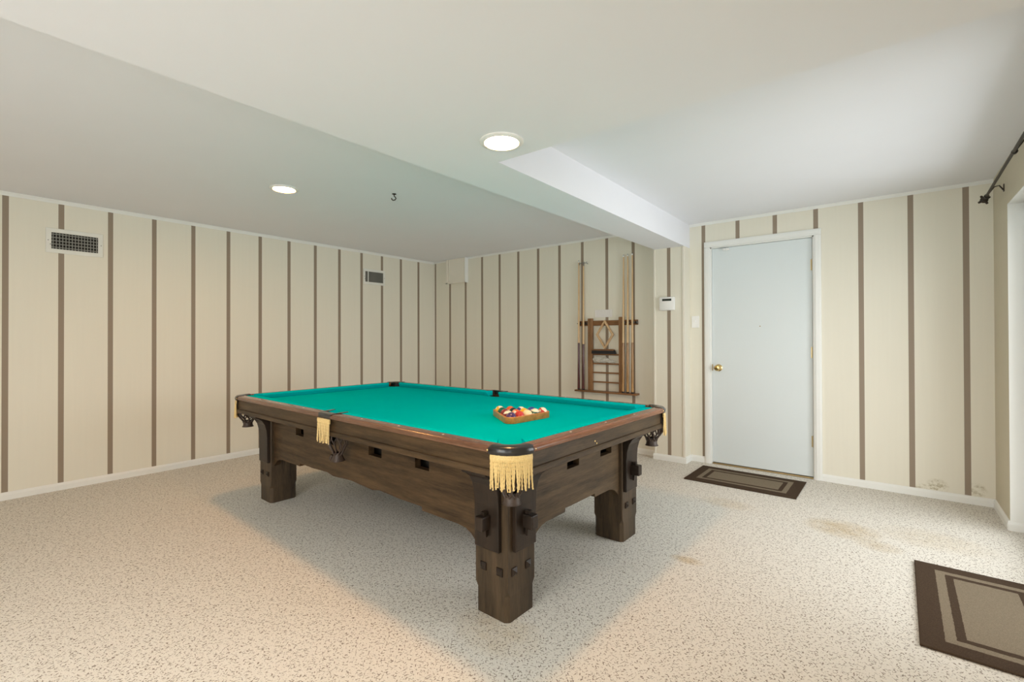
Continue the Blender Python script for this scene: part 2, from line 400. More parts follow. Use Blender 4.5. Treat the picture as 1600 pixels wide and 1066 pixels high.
for hz in (1.815, 1.07, .315):
    b = MB(); b.tube([(DX1-cx+.001, .009, hz-.046), (DX1-cx+.001, .009, hz+.046)], .0075, 10)
    b.tube([(DX1-cx+.001, .009, hz-.053), (DX1-cx+.001, .009, hz-.046)], .005, 8); b.tube([(DX1-cx+.001, .009, hz+.046), (DX1-cx+.001, .009, hz+.053)], .005, 8)
    b.box(DX1-cx-.014, DX1-cx+.008, .012, .017, hz-.046, hz+.046)
    b.build('hinge', M_brassdk, dr, True)
b = MB(); b.box(3.940-cx, 4.000-cx, -.012, .018, 2.018, 2.034, .003); b.box(3.955-cx, 3.962-cx, -.022, -.010, 2.014, 2.036, .001); b.box(3.975-cx, 3.982-cx, -.022, -.010, 2.014, 2.036, .001)
b.build('door_catch', M_plastic, dr)
b = MB(); b.lathe([(.005, 0), (.005, -.003), (.001, -.004)], (4.25-cx, .018, 1.30), 'y', 12); b.build('peephole', M_brassdk, dr)

# ------------------------------------------------------------------ sliding glass door (right edge of the view)
def slider(name, y0, y1, label):
    s = thing(name, label, 'door', (W_+.07, (y0+y1)/2, 0), 0, kind='structure'); h = (y1-y0)/2
    b = MB()                                            # reveal lining and fixed frame
    b.box(-.070, .10, h-.004, h, 0, OZ); b.box(-.070, .10, -h, -h+.004, 0, OZ); b.box(-.070, .10, -h, h, OZ-.004, OZ)
    b.build('reveal', M_trim, s)
    b = MB(); b.box(.0, .09, h-.045, h-.004, .02, OZ-.004, .003); b.box(.0, .09, -h+.004, -h+.045, .02, OZ-.004, .003); b.box(.0, .09, -h+.004, h-.004, OZ-.05, OZ-.004, .003)
    b.box(.0, .10, -h+.004, h-.004, 0, .028, .003); b.build('door_frame', M_alu, s)
    for k, (a, c, x) in enumerate(((-h+.045, .03, .052), (-.03, h-.045, .014))):
        b = MB(); z0, z1 = .03, OZ-.05
        b.box(x, x+.03, a, a+.06, z0, z1, .003); b.box(x, x+.03, c-.06, c, z0, z1, .003); b.box(x, x+.03, a+.06, c-.06, z1-.06, z1, .003); b.box(x, x+.03, a+.06, c-.06, z0, z0+.08, .003)
        p = b.build('sliding_panel', M_alu, s)
        b = MB(); b.box(x+.012, x+.017, a+.055, c-.055, z0+.075, z1-.055); b.build('pane', M_glass, p)
        if k: b = MB(); b.box(x-.03, x, a+.02, a+.04, .92, 1.12, .006); b.build('handle', M_alu, p)
slider('door_2', OY0, OY1, 'white framed sliding glass door at the right edge')
slider('fill_door_3', PY0, PY1, 'sliding glass door added behind the camera for fill light')  # unseen door, added as a way in for fill light

# ------------------------------------------------------------------ pool table
TL, TW = 1.375, .75                                    # half length / half width outside
ZT, ZB = .775, .738                                    # rail top, playing surface
tb = thing('pool_table', 'dark walnut pool table with green cloth and gold fringed pockets', 'pool table', (2.70, 2.195, 0), math.radians(-1.5))
NX, NY = 1.27, .635                                    # cushion nose lines
# bed cloth with pocket cut-outs
def arc(cx_, cy_, r_, a0, a1, n): return [(cx_+r_*math.cos(math.radians(a0+(a1-a0)*i/n)), cy_+r_*math.sin(math.radians(a0+(a1-a0)*i/n))) for i in range(n+1)]
bx_, by_ = 1.305, .67; R_ = .062
out = []
out += arc(bx_, -by_, R_, 180, 90, 8)                  # near right corner (concave)
out += arc(bx_, by_, R_, 270, 180, 8)
out += arc(0, by_+.03, R_, -29, -151, 10)
out += arc(-bx_, by_, R_, 0, -90, 8)
out += arc(-bx_, -by_, R_, 90, 0, 8)
out += arc(0, -by_-.03, R_, 151, 29, 10)
b = MB(); b.poly([(x, y, ZB-.026) for x, y in out], (0, 0, .026)); b.build('bed_cloth', M_cloth, tb)
# cushions
def cushion(p0, p1, inward, e0, e1):
    """p0,p1 ends of nose line; inward unit vector to playfield; e0/e1 how far the back runs past the nose ends"""
    p0, p1, n = Vector((*p0, 0)), Vector((*p1, 0)), Vector((*inward, 0)); d = (p1-p0).normalized()
    prof = [(0, .770), (.0015, .7745), (.007, .7775), (.030, .778), (.058, .776), (.058, ZB+.0005), (.022, ZB+.0005), (.004, .762)]
    b = MB(); rings = []
    for end, e, q in ((p0, e0, -1), (p1, e1, 1)):
        rings.append([end + d*q*e*(pd/.058) - n*pd + Vector((0, 0, z)) for pd, z in prof])
    b.loft(rings); return b.build('cushion', M_cloth, tb)
cg, sg = .068, .066
for sy in (-1, 1):
    cushion((-NX+cg, sy*NY), (-sg, sy*NY), (0, -sy), .045, .018); cushion((sg, sy*NY), (NX-cg, sy*NY), (0, -sy), .018, .045)
for sx in (-1, 1): cushion((sx*NX, -NY+cg), (sx*NX, NY-cg), (-sx, 0), .045, .045)
# rail caps with rounded nose
def cap_prof(): return [(.058, ZT), (.100, ZT), (.112, ZT-.002), (.1195, ZT-.008), (.122, ZT-.016), (.120, ZT-.024), (.113, ZT-.029), (.108, ZT-.031), (.058, ZT-.031)]
def cap(p0, p1, inward, mat):
    p0, p1, n = Vector((*p0, 0)), Vector((*p1, 0)), Vector((*inward, 0)); b = MB()
    b.loft([[p - n*pd + Vector((0, 0, z)) for pd, z in cap_prof()] for p in (p0, p1)]); return b.build('rail_cap', mat, tb, True)
ce = .0
for sy in (-1, 1):
    for a, c in ((-NX+ce, -.066), (.066, NX-ce)): cap((a, sy*NY), (c, sy*NY), (0, -sy), M_cap_x)
for sx in (-1, 1): cap((sx*NX, -NY+ce), (sx*NX, NY-ce), (-sx, 0), M_cap_y)
# sights
for sy in (-1, 1):
    for k in (-3, -2, -1, 1, 2, 3):
        b = MB(); b.lathe([(.0055, -.001), (.0055, .0006), (.001, .001)], (k*NX/4, sy*(NY+.082), ZT), 'z', 12); b.build('sight', M_pearl, tb)
for sx in (-1, 1):
    for k in (-1, 0, 1):
        b = MB(); b.lathe([(.0055, -.001), (.0055, .0006), (.001, .001)], (sx*(NX+.082), k*NY/2, ZT), 'z', 12); b.build('sight', M_pearl, tb)
# aprons: face board with a lipped lower band, rounded return at the ends
def apron(sx, sy, half, off, mat):
    b = MB()
    prof = [(off-.030, .655), (off+.008, .655), (off+.0105, .658), (off+.0105, .676), (off+.007, .681), (off, .683), (off, .7445), (off-.030, .7445)]
    rings = []
    for t_ in (-half, half): rings.append([((t_, q*sy, z) if sy else (q*sx, t_, z)) for q, z in prof])
    b.loft(rings); return b.build('apron', mat, tb)
apron(0, -1, 1.272, TW-.008, M_walnut_x); apron(0, 1, 1.272, TW-.008, M_walnut_x)
apron(1, 0, .640, TL-.008, M_walnut_y); apron(-1, 0, .640, TL-.008, M_walnut_y)
b = MB(); b.box(-1.335, 1.335, -.715, .715, .664, .690)
b.box(-1.24, 1.24, -.58, .58, .690, .712); b.build('slate_bed', M_under, tb)
# deep frame boards, with notches along the top and shaped lower edge
def board(half, sy, sx, mat, notches, step, br):
    """half: half length between the posts"""
    zt = .664; low, mid = .334, .357
    bottom = [(-half, .262), (-half+.012, .268), (-half+.035, .290), (-half+.06, .312), (-half+.095, .328), (-half+br, low), (-step, low), (-step+.003, .3535)]
    if half > .6: bottom += [(-step+.06, .354), (-.46, .353), (-.34, .358), (-.28, .360), (-.21, .348), (-.14, .352), (0, .360)]
    else: bottom += [(-step+.05, .352), (0, .352)]
    pts = bottom + [(-x, z) for x, z in reversed(bottom[:-1])]
    topp = [(half, zt)]
    for a, c in sorted(notches, reverse=True): topp += [(c, zt), (c, .540), (a, .540), (a, zt)]
    topp += [(-half, zt)]
    pts = pts + topp; b = MB(); off0 = (.585 if sy else 1.205)
    if sy: b.poly([(x, sy*(off0-.036), z) for x, z in pts], (0, sy*.036, 0))
    else: b.poly([(sx*(off0-.036), x, z) for x, z in pts], (sx*.036, 0, 0))
    return b.build('side_board', mat, tb)
nl = [(-.70, -.59), (-.30, -.175), (.175, .30), (.59, .70)]; ne = [(-.125, -.015), (.205, .33)]
for sy in (-1, 1): board(1.052, sy, 0, M_walnut_x, nl, .645, .145)
for sx in (-1, 1): board(.432, 0, sx, M_walnut_y, ne, .145, .13)
b = MB(); b.box(-1.1, 1.1, -.50, -.47, .50, .664); b.box(-1.1, 1.1, .47, .50, .50, .664); b.box(-1.12, -1.09, -.5, .5, .50, .664); b.box(1.09, 1.12, -.5, .5, .50, .664)
for x in (-.45, 0, .45): b.box(x-.02, x+.02, -.48, .48, .52, .664)
b.build('inner_frame', M_under, tb)
# legs
def leg(sx, sy):
    cx_, cy_ = sx*1.132, sy*.513; hw = .094
    def ring(h, ch, z):
        p = [(-h, -h+ch), (-h+ch, -h), (h-ch, -h), (h, -h+ch), (h, h-ch), (h-ch, h), (-h+ch, h), (-h, h-ch)]
        return [(cx_+x, cy_+y, z) for x, y in p]
    b = MB(); b.loft([ring(hw-.0005, .017, 0), ring(hw-.0005, .017, .108), ring(hw, .011, .119), ring(hw, .004, .130), ring(hw, .004, .664)])
    lg = b.build('leg', M_walnut_z, tb)
    recenter(lg, (cx_, cy_, 0)); o = Vector((cx_, cy_, 0))
    prof = [(0, .292), (.018, .292), (.020, .296), (.021, .480), (.025, .530), (.036, .572), (.056, .604), (.082, .622), (.100, .630), (.100, .655), (0, .655)]
    # outer long side plate and tenon, then end plate and tenon
    for ax in (0, 1):
        b = MB(); lo, hi = -.078, .062
        if ax == 0: pts = [(sx*lo, sy*(hw+p), z) for p, z in prof]; vec = (sx*(hi-lo), 0, 0)
        else: pts = [(sx*(hw+p), sy*lo, z) for p, z in prof]; vec = (0, sy*(hi-lo), 0)
        b.poly(pts, vec); q = b.build('bracket_plate', M_walnut_d, lg, False)
        bv = q.modifiers.new('edge', 'BEVEL'); bv.width = .003; bv.segments = 2; bv.limit_method = 'ANGLE'
        # the far left leg has lost its keyed tenons
        if not (sx < 0 and sy < 0):
        # keyed tenon: block through the plate, wedge through the block
            b = MB(); c = -.004
            if ax == 0:
                b.box(sx*c-.022, sx*c+.022, min(sy*(hw+.018), sy*(hw+.072)), max(sy*(hw+.018), sy*(hw+.072)), .385, .445, .005)
            else:
                b.box(min(sx*(hw+.018), sx*(hw+.072)), max(sx*(hw+.018), sx*(hw+.072)), sy*c-.022, sy*c+.022, .385, .445, .005)
            b.build('tenon', M_walnut_d, lg)
            b = MB(); w = .010
            if ax == 0: b.poly([(sx*c-w, sy*(hw+.026), .352), (sx*c-w, sy*(hw+.036), .352), (sx*c-w, sy*(hw+.048), .459), (sx*c-w, sy*(hw+.024), .459)], (2*w, 0, 0))
            else: b.poly([(sx*(hw+.026), sy*c-w, .352), (sx*(hw+.036), sy*c-w, .352), (sx*(hw+.048), sy*c-w, .459), (sx*(hw+.024), sy*c-w, .459)], (0, 2*w, 0))
            b.build('wedge', M_walnut_d, lg)
        for k in (-.042, .052):
            b = MB(); h = .0165; zc = .207; kk = (sx if ax == 0 else sy)*k
            base_ = [(-h, -h), (h, -h), (h, h), (-h, h)]
            if ax == 0: r0 = [(kk+a, sy*hw, zc+c_) for a, c_ in base_]; r1 = [(kk+a*1.0, sy*(hw+.005), zc+c_) for a, c_ in base_]; r3 = [(kk+a*.05, sy*(hw+.016), zc+c_*.05) for a, c_ in base_]
            else: r0 = [(sx*hw, kk+a, zc+c_) for a, c_ in base_]; r1 = [(sx*(hw+.005), kk+a, zc+c_) for a, c_ in base_]; r3 = [(sx*(hw+.016), kk+a*.05, zc+c_*.05) for a, c_ in base_]
            b.loft([r0, r1, r3]); b.build('stud', M_walnut_d, lg)
    return lg
for sx in (-1, 1):
    for sy in (-1, 1): leg(sx, sy)
# pockets
def fringe(path, ztop, length, parent, n, seed):
    """strings hanging from a header band along a plan path"""
    rnd = random.Random(seed); pts = [Vector((*p, 0)) for p in path]
    ls = [0]
    for a, c in zip(pts, pts[1:]): ls.append(ls[-1] + (c-a).length)
    def at(s):
        for i in range(len(pts)-1):
            if s <= ls[i+1] or i == len(pts)-2:
                k = (s-ls[i])/(ls[i+1]-ls[i]); return pts[i].lerp(pts[i+1], k), (pts[i+1]-pts[i]).normalized()
    b = MB(); tot = ls[-1]; N = 26; rings = []
    for i in range(N+1):
        p, d = at(tot*i/N); nrm = Vector((d.y, -d.x, 0)); zz = ztop + rnd.uniform(-.001, .001)
        rings.append([p + nrm*a + Vector((0, 0, zz+z)) for a, z in ((-.003, 0), (.003, 0), (.005, -.012), (.003, -.024), (-.003, -.024))])
    b.loft(rings)
    for i in range(n):
        s = tot*(i+.5)/n; p, d = at(s); nrm = Vector((d.y, -d.x, 0)); ln = length*rnd.uniform(.93, 1.04); dr_ = rnd.gauss(0, .0035); do = rnd.uniform(-.002, .005)
        pl = []; rd = []; m_ = 14
        for j in range(m_+1):
            k = j/m_; q = p + d*(dr_*k*k*1.6 + .0007*math.sin(j*2.4+i)) + nrm*(.002 + do*k) + Vector((0, 0, ztop-.018-(ln-.018)*k))
            pl.append(q); rd.append(.0028*(1 + .16*(-1)**j))
        b.tube(pl, rd, 6)
    return b.build('fringe', M_gold, parent, True)
def strap(b, pts, w=.0045):
    b.tube(pts, w, 6)
def corner_pocket(sx, sy):
    cx_, cy_ = sx*(NX+.002), sy*(NY+.007)
    base_a = math.degrees(math.atan2(sy, sx))                         # outward diagonal
    def P(rr, a, z): an = math.radians(base_a + a); return Vector((cx_+rr*math.cos(an), cy_+rr*math.sin(an), z))
    # pocket shell: dark leather throat below the rail
    b = MB(); c2 = Vector((sx*bx_, sy*by_, 0)); rings = []
    for z, rr in ((.773, .066), (.735, .066), (.68, .062), (.640, .056)):
        rings.append([c2 + Vector((math.cos(math.radians(base_a+a))*rr, math.sin(math.radians(base_a+a))*rr, z)) for a in range(-180, 180, 15)])
    hole = MB()
    inner = []
    for k, z in enumerate((.640, .68, .735, .7365)): rr = (.054, .060, .0615, .0615)[k]; inner.append([c2 + Vector((math.cos(math.radians(base_a+a))*rr, math.sin(math.radians(base_a+a))*rr, z)) for a in range(-180, 180, 15)])
    outer = [[p + (p - Vector((c2.x, c2.y, p.z))).normalized()*.004 for p in ring] for ring in inner]
    hole.loft([*outer, inner[3], inner[2], inner[1], inner[0]], caps=False)
    ps = hole.build('pocket', M_hole, tb, True); recenter(ps, (c2.x, c2.y, .70)); off = -ps.location
    def attach(o): o.location = off; return o
    # upper throat: arc wall only on the outside, up to the rail top
    b = MB(); ri = []
    for a in range(-100, 101, 10):
        an = math.radians(base_a+a); e = Vector((math.cos(an), math.sin(an), 0))
        ri.append([c2 + e*.0615 + Vector((0, 0, .73)), c2 + e*.066 + Vector((0, 0, .73)), c2 + e*.066 + Vector((0, 0, .772)), c2 + e*.0615 + Vector((0, 0, .772))])
    b.loft(ri); attach(b.build('pocket_lining', M_hole, ps, True))
    # leather iron band wrapping the corner
    b = MB(); rg = []
    band = [(.052, .766), (.056, .774), (.068, .7785), (.090, .7785), (.106, .776), (.1150, .768), (.1175, .757), (.1145, .746), (.108, .742), (.098, .742), (.098, .760), (.062, .762)]
    for a in range(-52, 53, 4):
        k = 1.0 + (0 if abs(a) < 44 else .01)
        rg.append([P(rr*k, a, z) for rr, z in band])
    b.loft(rg); attach(b.build('leather_band', M_black, ps, True))
    for q in (-1, 1):
        b = MB(); v = P(.117, q*53, .760); b.lathe([(.001, -.004), (.004, -.003), (.0052, 0), (.004, .003), (.001, .004)], v, 'z', 10); attach(b.build('rivet', M_brass, ps, True))
    # backing between the aprons under the band
    b = MB(); rg = []
    for a in range(-48, 49, 6): rg.append([P(rr, a, z) for rr, z in ((.094, .655), (.100, .655), (.100, .744), (.094, .744))])
    b.loft(rg); attach(b.build('corner_backing', M_hole, ps, True))
    fr = fringe([P(.1125, a, 0).xy for a in range(-47, 48, 4)], .744, .132, ps, 33, int(7+sx*3+sy)); attach(fr)
    # leather strap net and toe
    b = MB(); tc = Vector((sx*(bx_-.005), sy*(by_-.005), 0))
    for k in range(9):
        a = math.radians(k*40+10); e = Vector((math.cos(a), math.sin(a), 0)); e2 = Vector((math.cos(a+.35), math.sin(a+.35), 0))
        strap(b, [c2+e*.055+Vector((0, 0, .655)), c2+e*.060+Vector((0, 0, .630)), tc+e2*.050+Vector((0, 0, .603)), tc+e2*.034+Vector((0, 0, .585)), tc+e*.028+Vector((0, 0, .565))], .0052)
        strap(b, [c2+e*.055+Vector((0, 0, .650)), tc+e*.057+Vector((0, 0, .62)), tc+Vector((math.cos(a-.4), math.sin(a-.4), 0))*.040+Vector((0, 0, .59)), tc+e*.030+Vector((0, 0, .568))], .0045)
    b.lathe([(.030, .585), (.030, .570), (.034, .545), (.040, .538), (.030, .537), (.024, .565), (.022, .585)], tc, 'z', 18)
    attach(b.build('leather_net', M_leather, ps, True))
for sx in (-1, 1):
    for sy in (-1, 1): corner_pocket(sx, sy)
def side_pocket(sy):
    c2 = Vector((0, sy*(by_+.03), 0)); hole = MB(); inner = []
    for z, rr in ((.66, .050), (.735, .0600), (.7365, .0600)): inner.append([c2 + Vector((math.cos(a*PI/12)*rr, math.sin(a*PI/12)*rr*(1 if math.sin(a*PI/12)*sy < 0 else .62), z)) for a in range(24)])
    outer = [[p + (p - Vector((0, c2.y, p.z))).normalized()*.004 for p in ring] for ring in inner]
    hole.loft([*outer, inner[2], inner[1], inner[0]], caps=False)
    ps = hole.build('pocket', M_hole, tb, True); recenter(ps, (0, c2.y, .70)); off = -ps.location
    def attach(o): o.location = off; return o
    b = MB(); yo = sy*(TW+.002); y1 = sy*(TW-.032)
    prof = [(yo, .744), (yo+sy*.004, .750), (yo+sy*.004, .768), (yo, .776), (yo-sy*.012, .7785), (y1, .7785), (y1, .744)]
    b.poly([(-.066, y, z) for y, z in prof], (.132, 0, 0))
    attach(b.build('leather_band', M_black, ps, True))
    for q in (-1, 1):                                                   # leather ears lying beside the hole
        b = MB(); b.poly([(q*.066, sy*(TW-.012), .7762), (q*.082, sy*(NY+.060), .7765), (q*.084, sy*(NY+.022), .7782), (q*.070, sy*(NY+.012), .7782), (q*.055, sy*(NY+.055), .7765)], (0, 0, .003))
        attach(b.build('leather_ear', M_black, ps))
    b = MB(); rg = []
    for a in range(0, 181, 15):
        an = math.radians(a); e = Vector((math.cos(an), sy*math.sin(an)*.5, 0)); rg.append([c2+e*.062+Vector((0, 0, .73)), c2+e*.068+Vector((0, 0, .73)), c2+e*.068+Vector((0, 0, .775)), c2+e*.062+Vector((0, 0, .775))])
    b.loft(rg); attach(b.build('pocket_lining', M_hole, ps, True))
    p = [(-.066, sy*(TW+.008)), (.066, sy*(TW+.008))]
    if sy > 0: p.reverse()
    attach(fringe(p, .748, .135, ps, 15, 40+sy))
    b = MB(); tc = Vector((-.03, sy*.655, 0))
    for k in range(10):
        a = math.radians(k*36); e = Vector((math.cos(a), math.sin(a)*.8, 0)); e2 = Vector((math.cos(a+.35), math.sin(a+.35)*.8, 0))
        strap(b, [tc+e*.062+Vector((0, 0, .662)), tc+e*.066+Vector((0, 0, .62)), tc+e2*.062+Vector((0, 0, .585)), tc+e2*.040+Vector((0, 0, .548)), tc+e*.026+Vector((0, 0, .522))], .0042)
    b.lathe([(.022, .535), (.026, .520), (.034, .500), (.042, .487), (.030, .484), (.02, .51), (.016, .535)], tc, 'z', 14)
    b.tube([tc+Vector((-.04, sy*.01, .515)), tc+Vector((-.052, sy*.012, .495)), tc+Vector((-.050, sy*.012, .484))], [.010, .015, .012], 8)
    attach(b.build('leather_net', M_leather, ps, True))
side_pocket(-1); side_pocket(1)
# brass screw marks on the end apron
for dy, z in ((-.012, .705), (.004, .692)):
    b = MB(); b.lathe([(.0045, 0), (.0045, .0015), (.001, .002)], (TL-.008, -.12+dy, z), 'x', 10); b.build('screw', M_brass, tb)

# ------------------------------------------------------------------ triangle and balls
Rt = Matrix.Rotation(math.radians(-1.5), 4, 'Z'); T0 = Vector((2.70, 2.195, 0))
def TP(x, y, z): return T0 + Rt @ Vector((x, y, z))
G = (.803, -.022); a0 = -4.6; side = .256; rr_ = side/math.sqrt(3)
VV = [Vector((G[0]+rr_*math.cos(math.radians(o+a0)), G[1]+rr_*math.sin(math.radians(o+a0)), 0)) for o in (180, -60, 60)]
b = MB(); rings = []
def roundtri(rad):
    pts = []
    for i, o in enumerate((180, -60, 60)):
        for k in range(9):
            a = math.radians(a0 + o - 60 + 120*k/8); pts.append(VV[i] + Vector((math.cos(a)*rad, math.sin(a)*rad, 0)))
    return pts
inn, outr = .0300, .0400
def rg(rad, z): return [TP(p.x, p.y, z+.0008) for p in roundtri(rad)]
rs = [rg(outr-.001, ZB), rg(outr, ZB+.002), rg(outr, ZB+.0325), rg(outr-.002, ZB+.035), rg(inn+.001, ZB+.035), rg(inn, ZB+.033), rg(inn, ZB)]
b.loft(rs + [rs[0]], caps=False)
tri = b.build('ball_rack', M_tri, None, True); tag(tri, 'brown wooden triangle frame around the balls on the green cloth', 'ball rack')
c_ = TP(G[0], G[1], ZB); tri.data.transform(Matrix.Translation(-c_)); tri.location = c_
CL = dict(yellow=(.80, .50, .03), blue=(.01, .05, .30), red=(.55, .03, .02), purple=(.07, .025, .12), orange=(.72, .12, .02), green=(.0, .10, .05), maroon=(.22, .02, .02), black=(.01, .01, .01), cream=(.86, .74, .45))
spec = [  # row from left corner, column from camera side, colour, stripe, label
 (0, 0, 'yellow', 1, 'yellow and white striped ball in the left corner of the triangle'),
 (1, 0, 'green', 0, 'dark green ball beside the yellow striped ball, along the near left rail'),
 (1, 1, 'orange', 0, 'orange red ball second along the far side of the triangle'),
 (2, 0, 'maroon', 0, 'maroon ball at the middle of the near left side of the triangle'),
 (2, 1, 'black', 0, 'solid black ball in the middle of the triangle'),
 (2, 2, 'blue', 1, 'blue and white striped ball midway along the far side of the triangle'),
 (3, 0, 'maroon', 1, 'maroon and white striped ball between maroon and purple balls'),
 (3, 1, 'orange', 1, 'orange and white striped ball behind the solid red ball'),
 (3, 2, 'yellow', 0, 'solid yellow ball in the middle of the triangle'),
 (3, 3, 'blue', 0, 'solid blue ball on the far side near the right corner'),
 (4, 0, 'purple', 0, 'dark purple ball in the near corner of the triangle'),
 (4, 1, 'red', 0, 'solid red ball next to the purple corner ball'),
 (4, 2, 'cream', 0, 'plain cream cue ball at the middle of the right side of the triangle'),
 (4, 3, 'green', 1, 'green and white striped ball next to the right corner ball'),
 (4, 4, 'red', 1, 'red and white striped ball in the right corner of the triangle')]
bm0 = MB(); bmesh.ops.create_uvsphere(bm0.bm, u_segments=32, v_segments=18, radius=.02857)
mats = {}
first = None
for (i, j, cn, st, lab) in spec:
    key = (cn, st)
    if key not in mats: mats[key] = ball_mat('ball_%s_%s' % (cn, 'striped' if st else 'solid'), CL[cn], st, white=CL['cream'] if cn == 'cream' else (.86, .80, .64))
    q = VV[0] + (VV[1]-VV[0])*(i/4) + (VV[2]-VV[1])*(j/4)
    if first is None: o = bm0.build('billiard_ball', mats[key], None, True); first = o
    else:
        o = first.copy(); o.data = first.data.copy(); o.data.materials[0] = mats[key]; COL.objects.link(o)
    o.location = TP(q.x, q.y, ZB+.0292)
    o.rotation_euler = (random.uniform(-.9, .9), random.uniform(-.9, .9), random.uniform(0, 6.28))
    tag(o, lab, 'billiard ball', 'billiard balls racked in the triangle')
# loose crumbs of chalk on the cloth are part of the cloth in the photograph and too small to lift

# ------------------------------------------------------------------ cue rack and cues on the back wall
YW = D_
cr = thing('cue_rack', 'brown wooden wall rack with five rungs holding the pool cues', 'cue rack', (2.76, YW, .60))
def cb(name, mat, boxes, **k):
    b = MB()
    for q in boxes: b.box(q[0]-2.76, q[1]-2.76, q[2]-YW, q[3]-YW, q[4]-.60, q[5]-.60, q[6] if len(q) > 6 else .003)
    return b.build(name, mat, cr, **k)
cb('post', M_rackwood, [(2.553, 2.607, 4.628, 4.662, .62, 1.415)])
cb('post', M_rackwood, [(2.923, 2.965, 4.628, 4.662, .62, 1.422)])
cb('top_rail', M_rackwood_x, [(2.43, 3.125, 4.662, 4.676, 1.335, 1.390)])
cb('shelf', M_rackwood_x, [(2.405, 3.135, 4.588, 4.676, .606, .624)])
for z in (1.020, .920, .822, .720): cb('rung', M_rackwood_x, [(2.605, 2.925, 4.636, 4.654, z-.008, z+.008)])
for x in (2.4385, 2.500, 2.532, 2.976, 3.0255, 3.077, 3.116):           # rubber cue clips
    b = MB(); xx = x-2.76; b.box(xx-.011, xx+.011, 4.6465-YW, 4.662-YW, .745, .778, .003)
    b.tube([(xx-.0175, 4.628-YW, .762), (xx-.011, 4.650-YW, .762)], .004, 8); b.tube([(xx+.0175, 4.628-YW, .762), (xx+.011, 4.650-YW, .762)], .004, 8)
    b.build('cue_clip', M_black, cr, True)
for k in range(7):                                                     # score beads: dark pegs on the right post
    b = MB(); b.tube([(.202, 4.636-YW, .30+k*.065), (.210, 4.636-YW, .30+k*.065)], .007, 8); b.build('score_peg', M_butt, cr, True)
def cue(x0, y0, x1, y1, z1, label, buttmat, bridge=False):
    base_, tip = Vector((x0, y0, .6242)), Vector((x1, y1, z1)); d = tip-base_; ln = d.length
    t = thing('bridge_stick' if bridge else 'cue_stick', label, 'bridge stick' if bridge else 'pool cue', base_, group='cues standing in the wall rack')
    P_ = lambda k: d*k
    b = MB(); b.tube([P_(0), P_(.008), P_(.36)], [.0125, .0150, .0120], 14); b.build('butt', buttmat, t, True)
    b = MB(); b.tube([P_(.0), P_(.010)], [.0135, .0158], 14); b.build('bumper', M_black, t, True)
    b = MB(); b.tube([P_(.36), P_(.985)], [.0119, .0065], 12); b.build('shaft', M_maple, t, True)
    if bridge:
        b = MB(); tip_ = P_(1.0)
        b.tube([P_(.98), tip_], .008, 8); b.tube([tip_+Vector((-.055, 0, -.012)), tip_+Vector((-.045, -.012, 0)), tip_+Vector((0, -.016, .002)), tip_+Vector((.045, -.012, 0)), tip_+Vector((.055, 0, -.012))], .0042, 8)
        for k in (-.045, -.015, .015, .045): b.tube([tip_+Vector((k, -.014, 0)), tip_+Vector((k+.004, -.014, .016))], .003, 6)
        b.build('bridge_head', M_rod_metal, t, True)
    else:
        b = MB(); b.tube([P_(.985), P_(.996)], .0066, 12); b.build('ferrule', M_plastic, t, True)
        b = MB(); b.tube([P_(.996), P_(1.0)], [.0066, .0055], 12); b.build('tip', plain('chalk_blue', (.06, .12, .16), .8), t, True)
cue(2.449, 4.610, 2.428, 4.655, 2.072, 'outer left pool cue on the rack, with pale shaft and dark red butt', M_butt)
cue(2.508, 4.608, 2.492, 4.650, 2.035, 'bridge stick with a metal cross head on the left of the rack', M_butt, True)
cue(2.982, 4.610, 2.970, 4.658, 2.076, 'first of the three cues right of the rack ladder, beside its post', M_buttlight)
cue(3.034, 4.610, 3.017, 4.658, 2.079, 'middle cue of the three on the right side of the rack', M_buttlight)
cue(3.086, 4.610, 3.068, 4.658, 2.085, 'rightmost cue on the rack, nearest the thermostat column', M_buttlight)
# small clips on the wall that hold the tips on the right
# diamond rack hanging from the top rail
b = MB(); cxd, czd = 2.757, 1.237; th = .012
pts_o = [(0, .158), (.104, 0), (0, -.158), (-.104, 0)]; pts_i = [(0, .128), (.084, 0), (0, -.128), (-.084, 0)]
for y0_, in ((0,),):
    ro = [[(x, yy, z) for x, z in pts_o] for yy in (-.018, .014)]; ri = [[(x, yy, z) for x, z in pts_i] for yy in (-.018, .014)]
    vo = [[b.bm.verts.new(Vector(p)) for p in ring] for ring in ro]; vi = [[b.bm.verts.new(Vector(p)) for p in ring] for ring in ri]
    for i in range(4):
        j = (i+1) % 4
        b.bm.faces.new((vo[0][i], vo[0][j], vo[1][j], vo[1][i])); b.bm.faces.new((vi[0][i], vi[1][i], vi[1][j], vi[0][j]))
        b.bm.faces.new((vo[0][i], vi[0][i], vi[0][j], vo[0][j])); b.bm.faces.new((vo[1][i], vo[1][j], vi[1][j], vi[1][i]))
dm = b.build('diamond_rack', M_diam); dm.location = (cxd, 4.644, czd)
bv = dm.modifiers.new('edge', 'BEVEL'); bv.width = .003; bv.segments = 2
tag(dm, 'pale wooden diamond shaped ball rack hanging from the cue rack', 'diamond rack')
# table brush
br = thing('table_brush', 'black bristled table brush with brown wooden back lying across the top rung', 'brush', (2.735, 4.630, 1.028))
b = MB(); b.poly([(-.124, -.020, .036), (.135, -.020, .036), (.140, -.020, .046), (.12, -.020, .052), (-.118, -.020, .050)], (0, .036, 0)); b.build('brush_back', M_rackwood_x, br)
b = MB(); b.poly([(-.124, -.022, .001), (.158, -.022, .001), (.140, -.020, .036), (-.122, -.020, .036)], (0, .038, 0)); b.build('bristles', M_bristle, br)
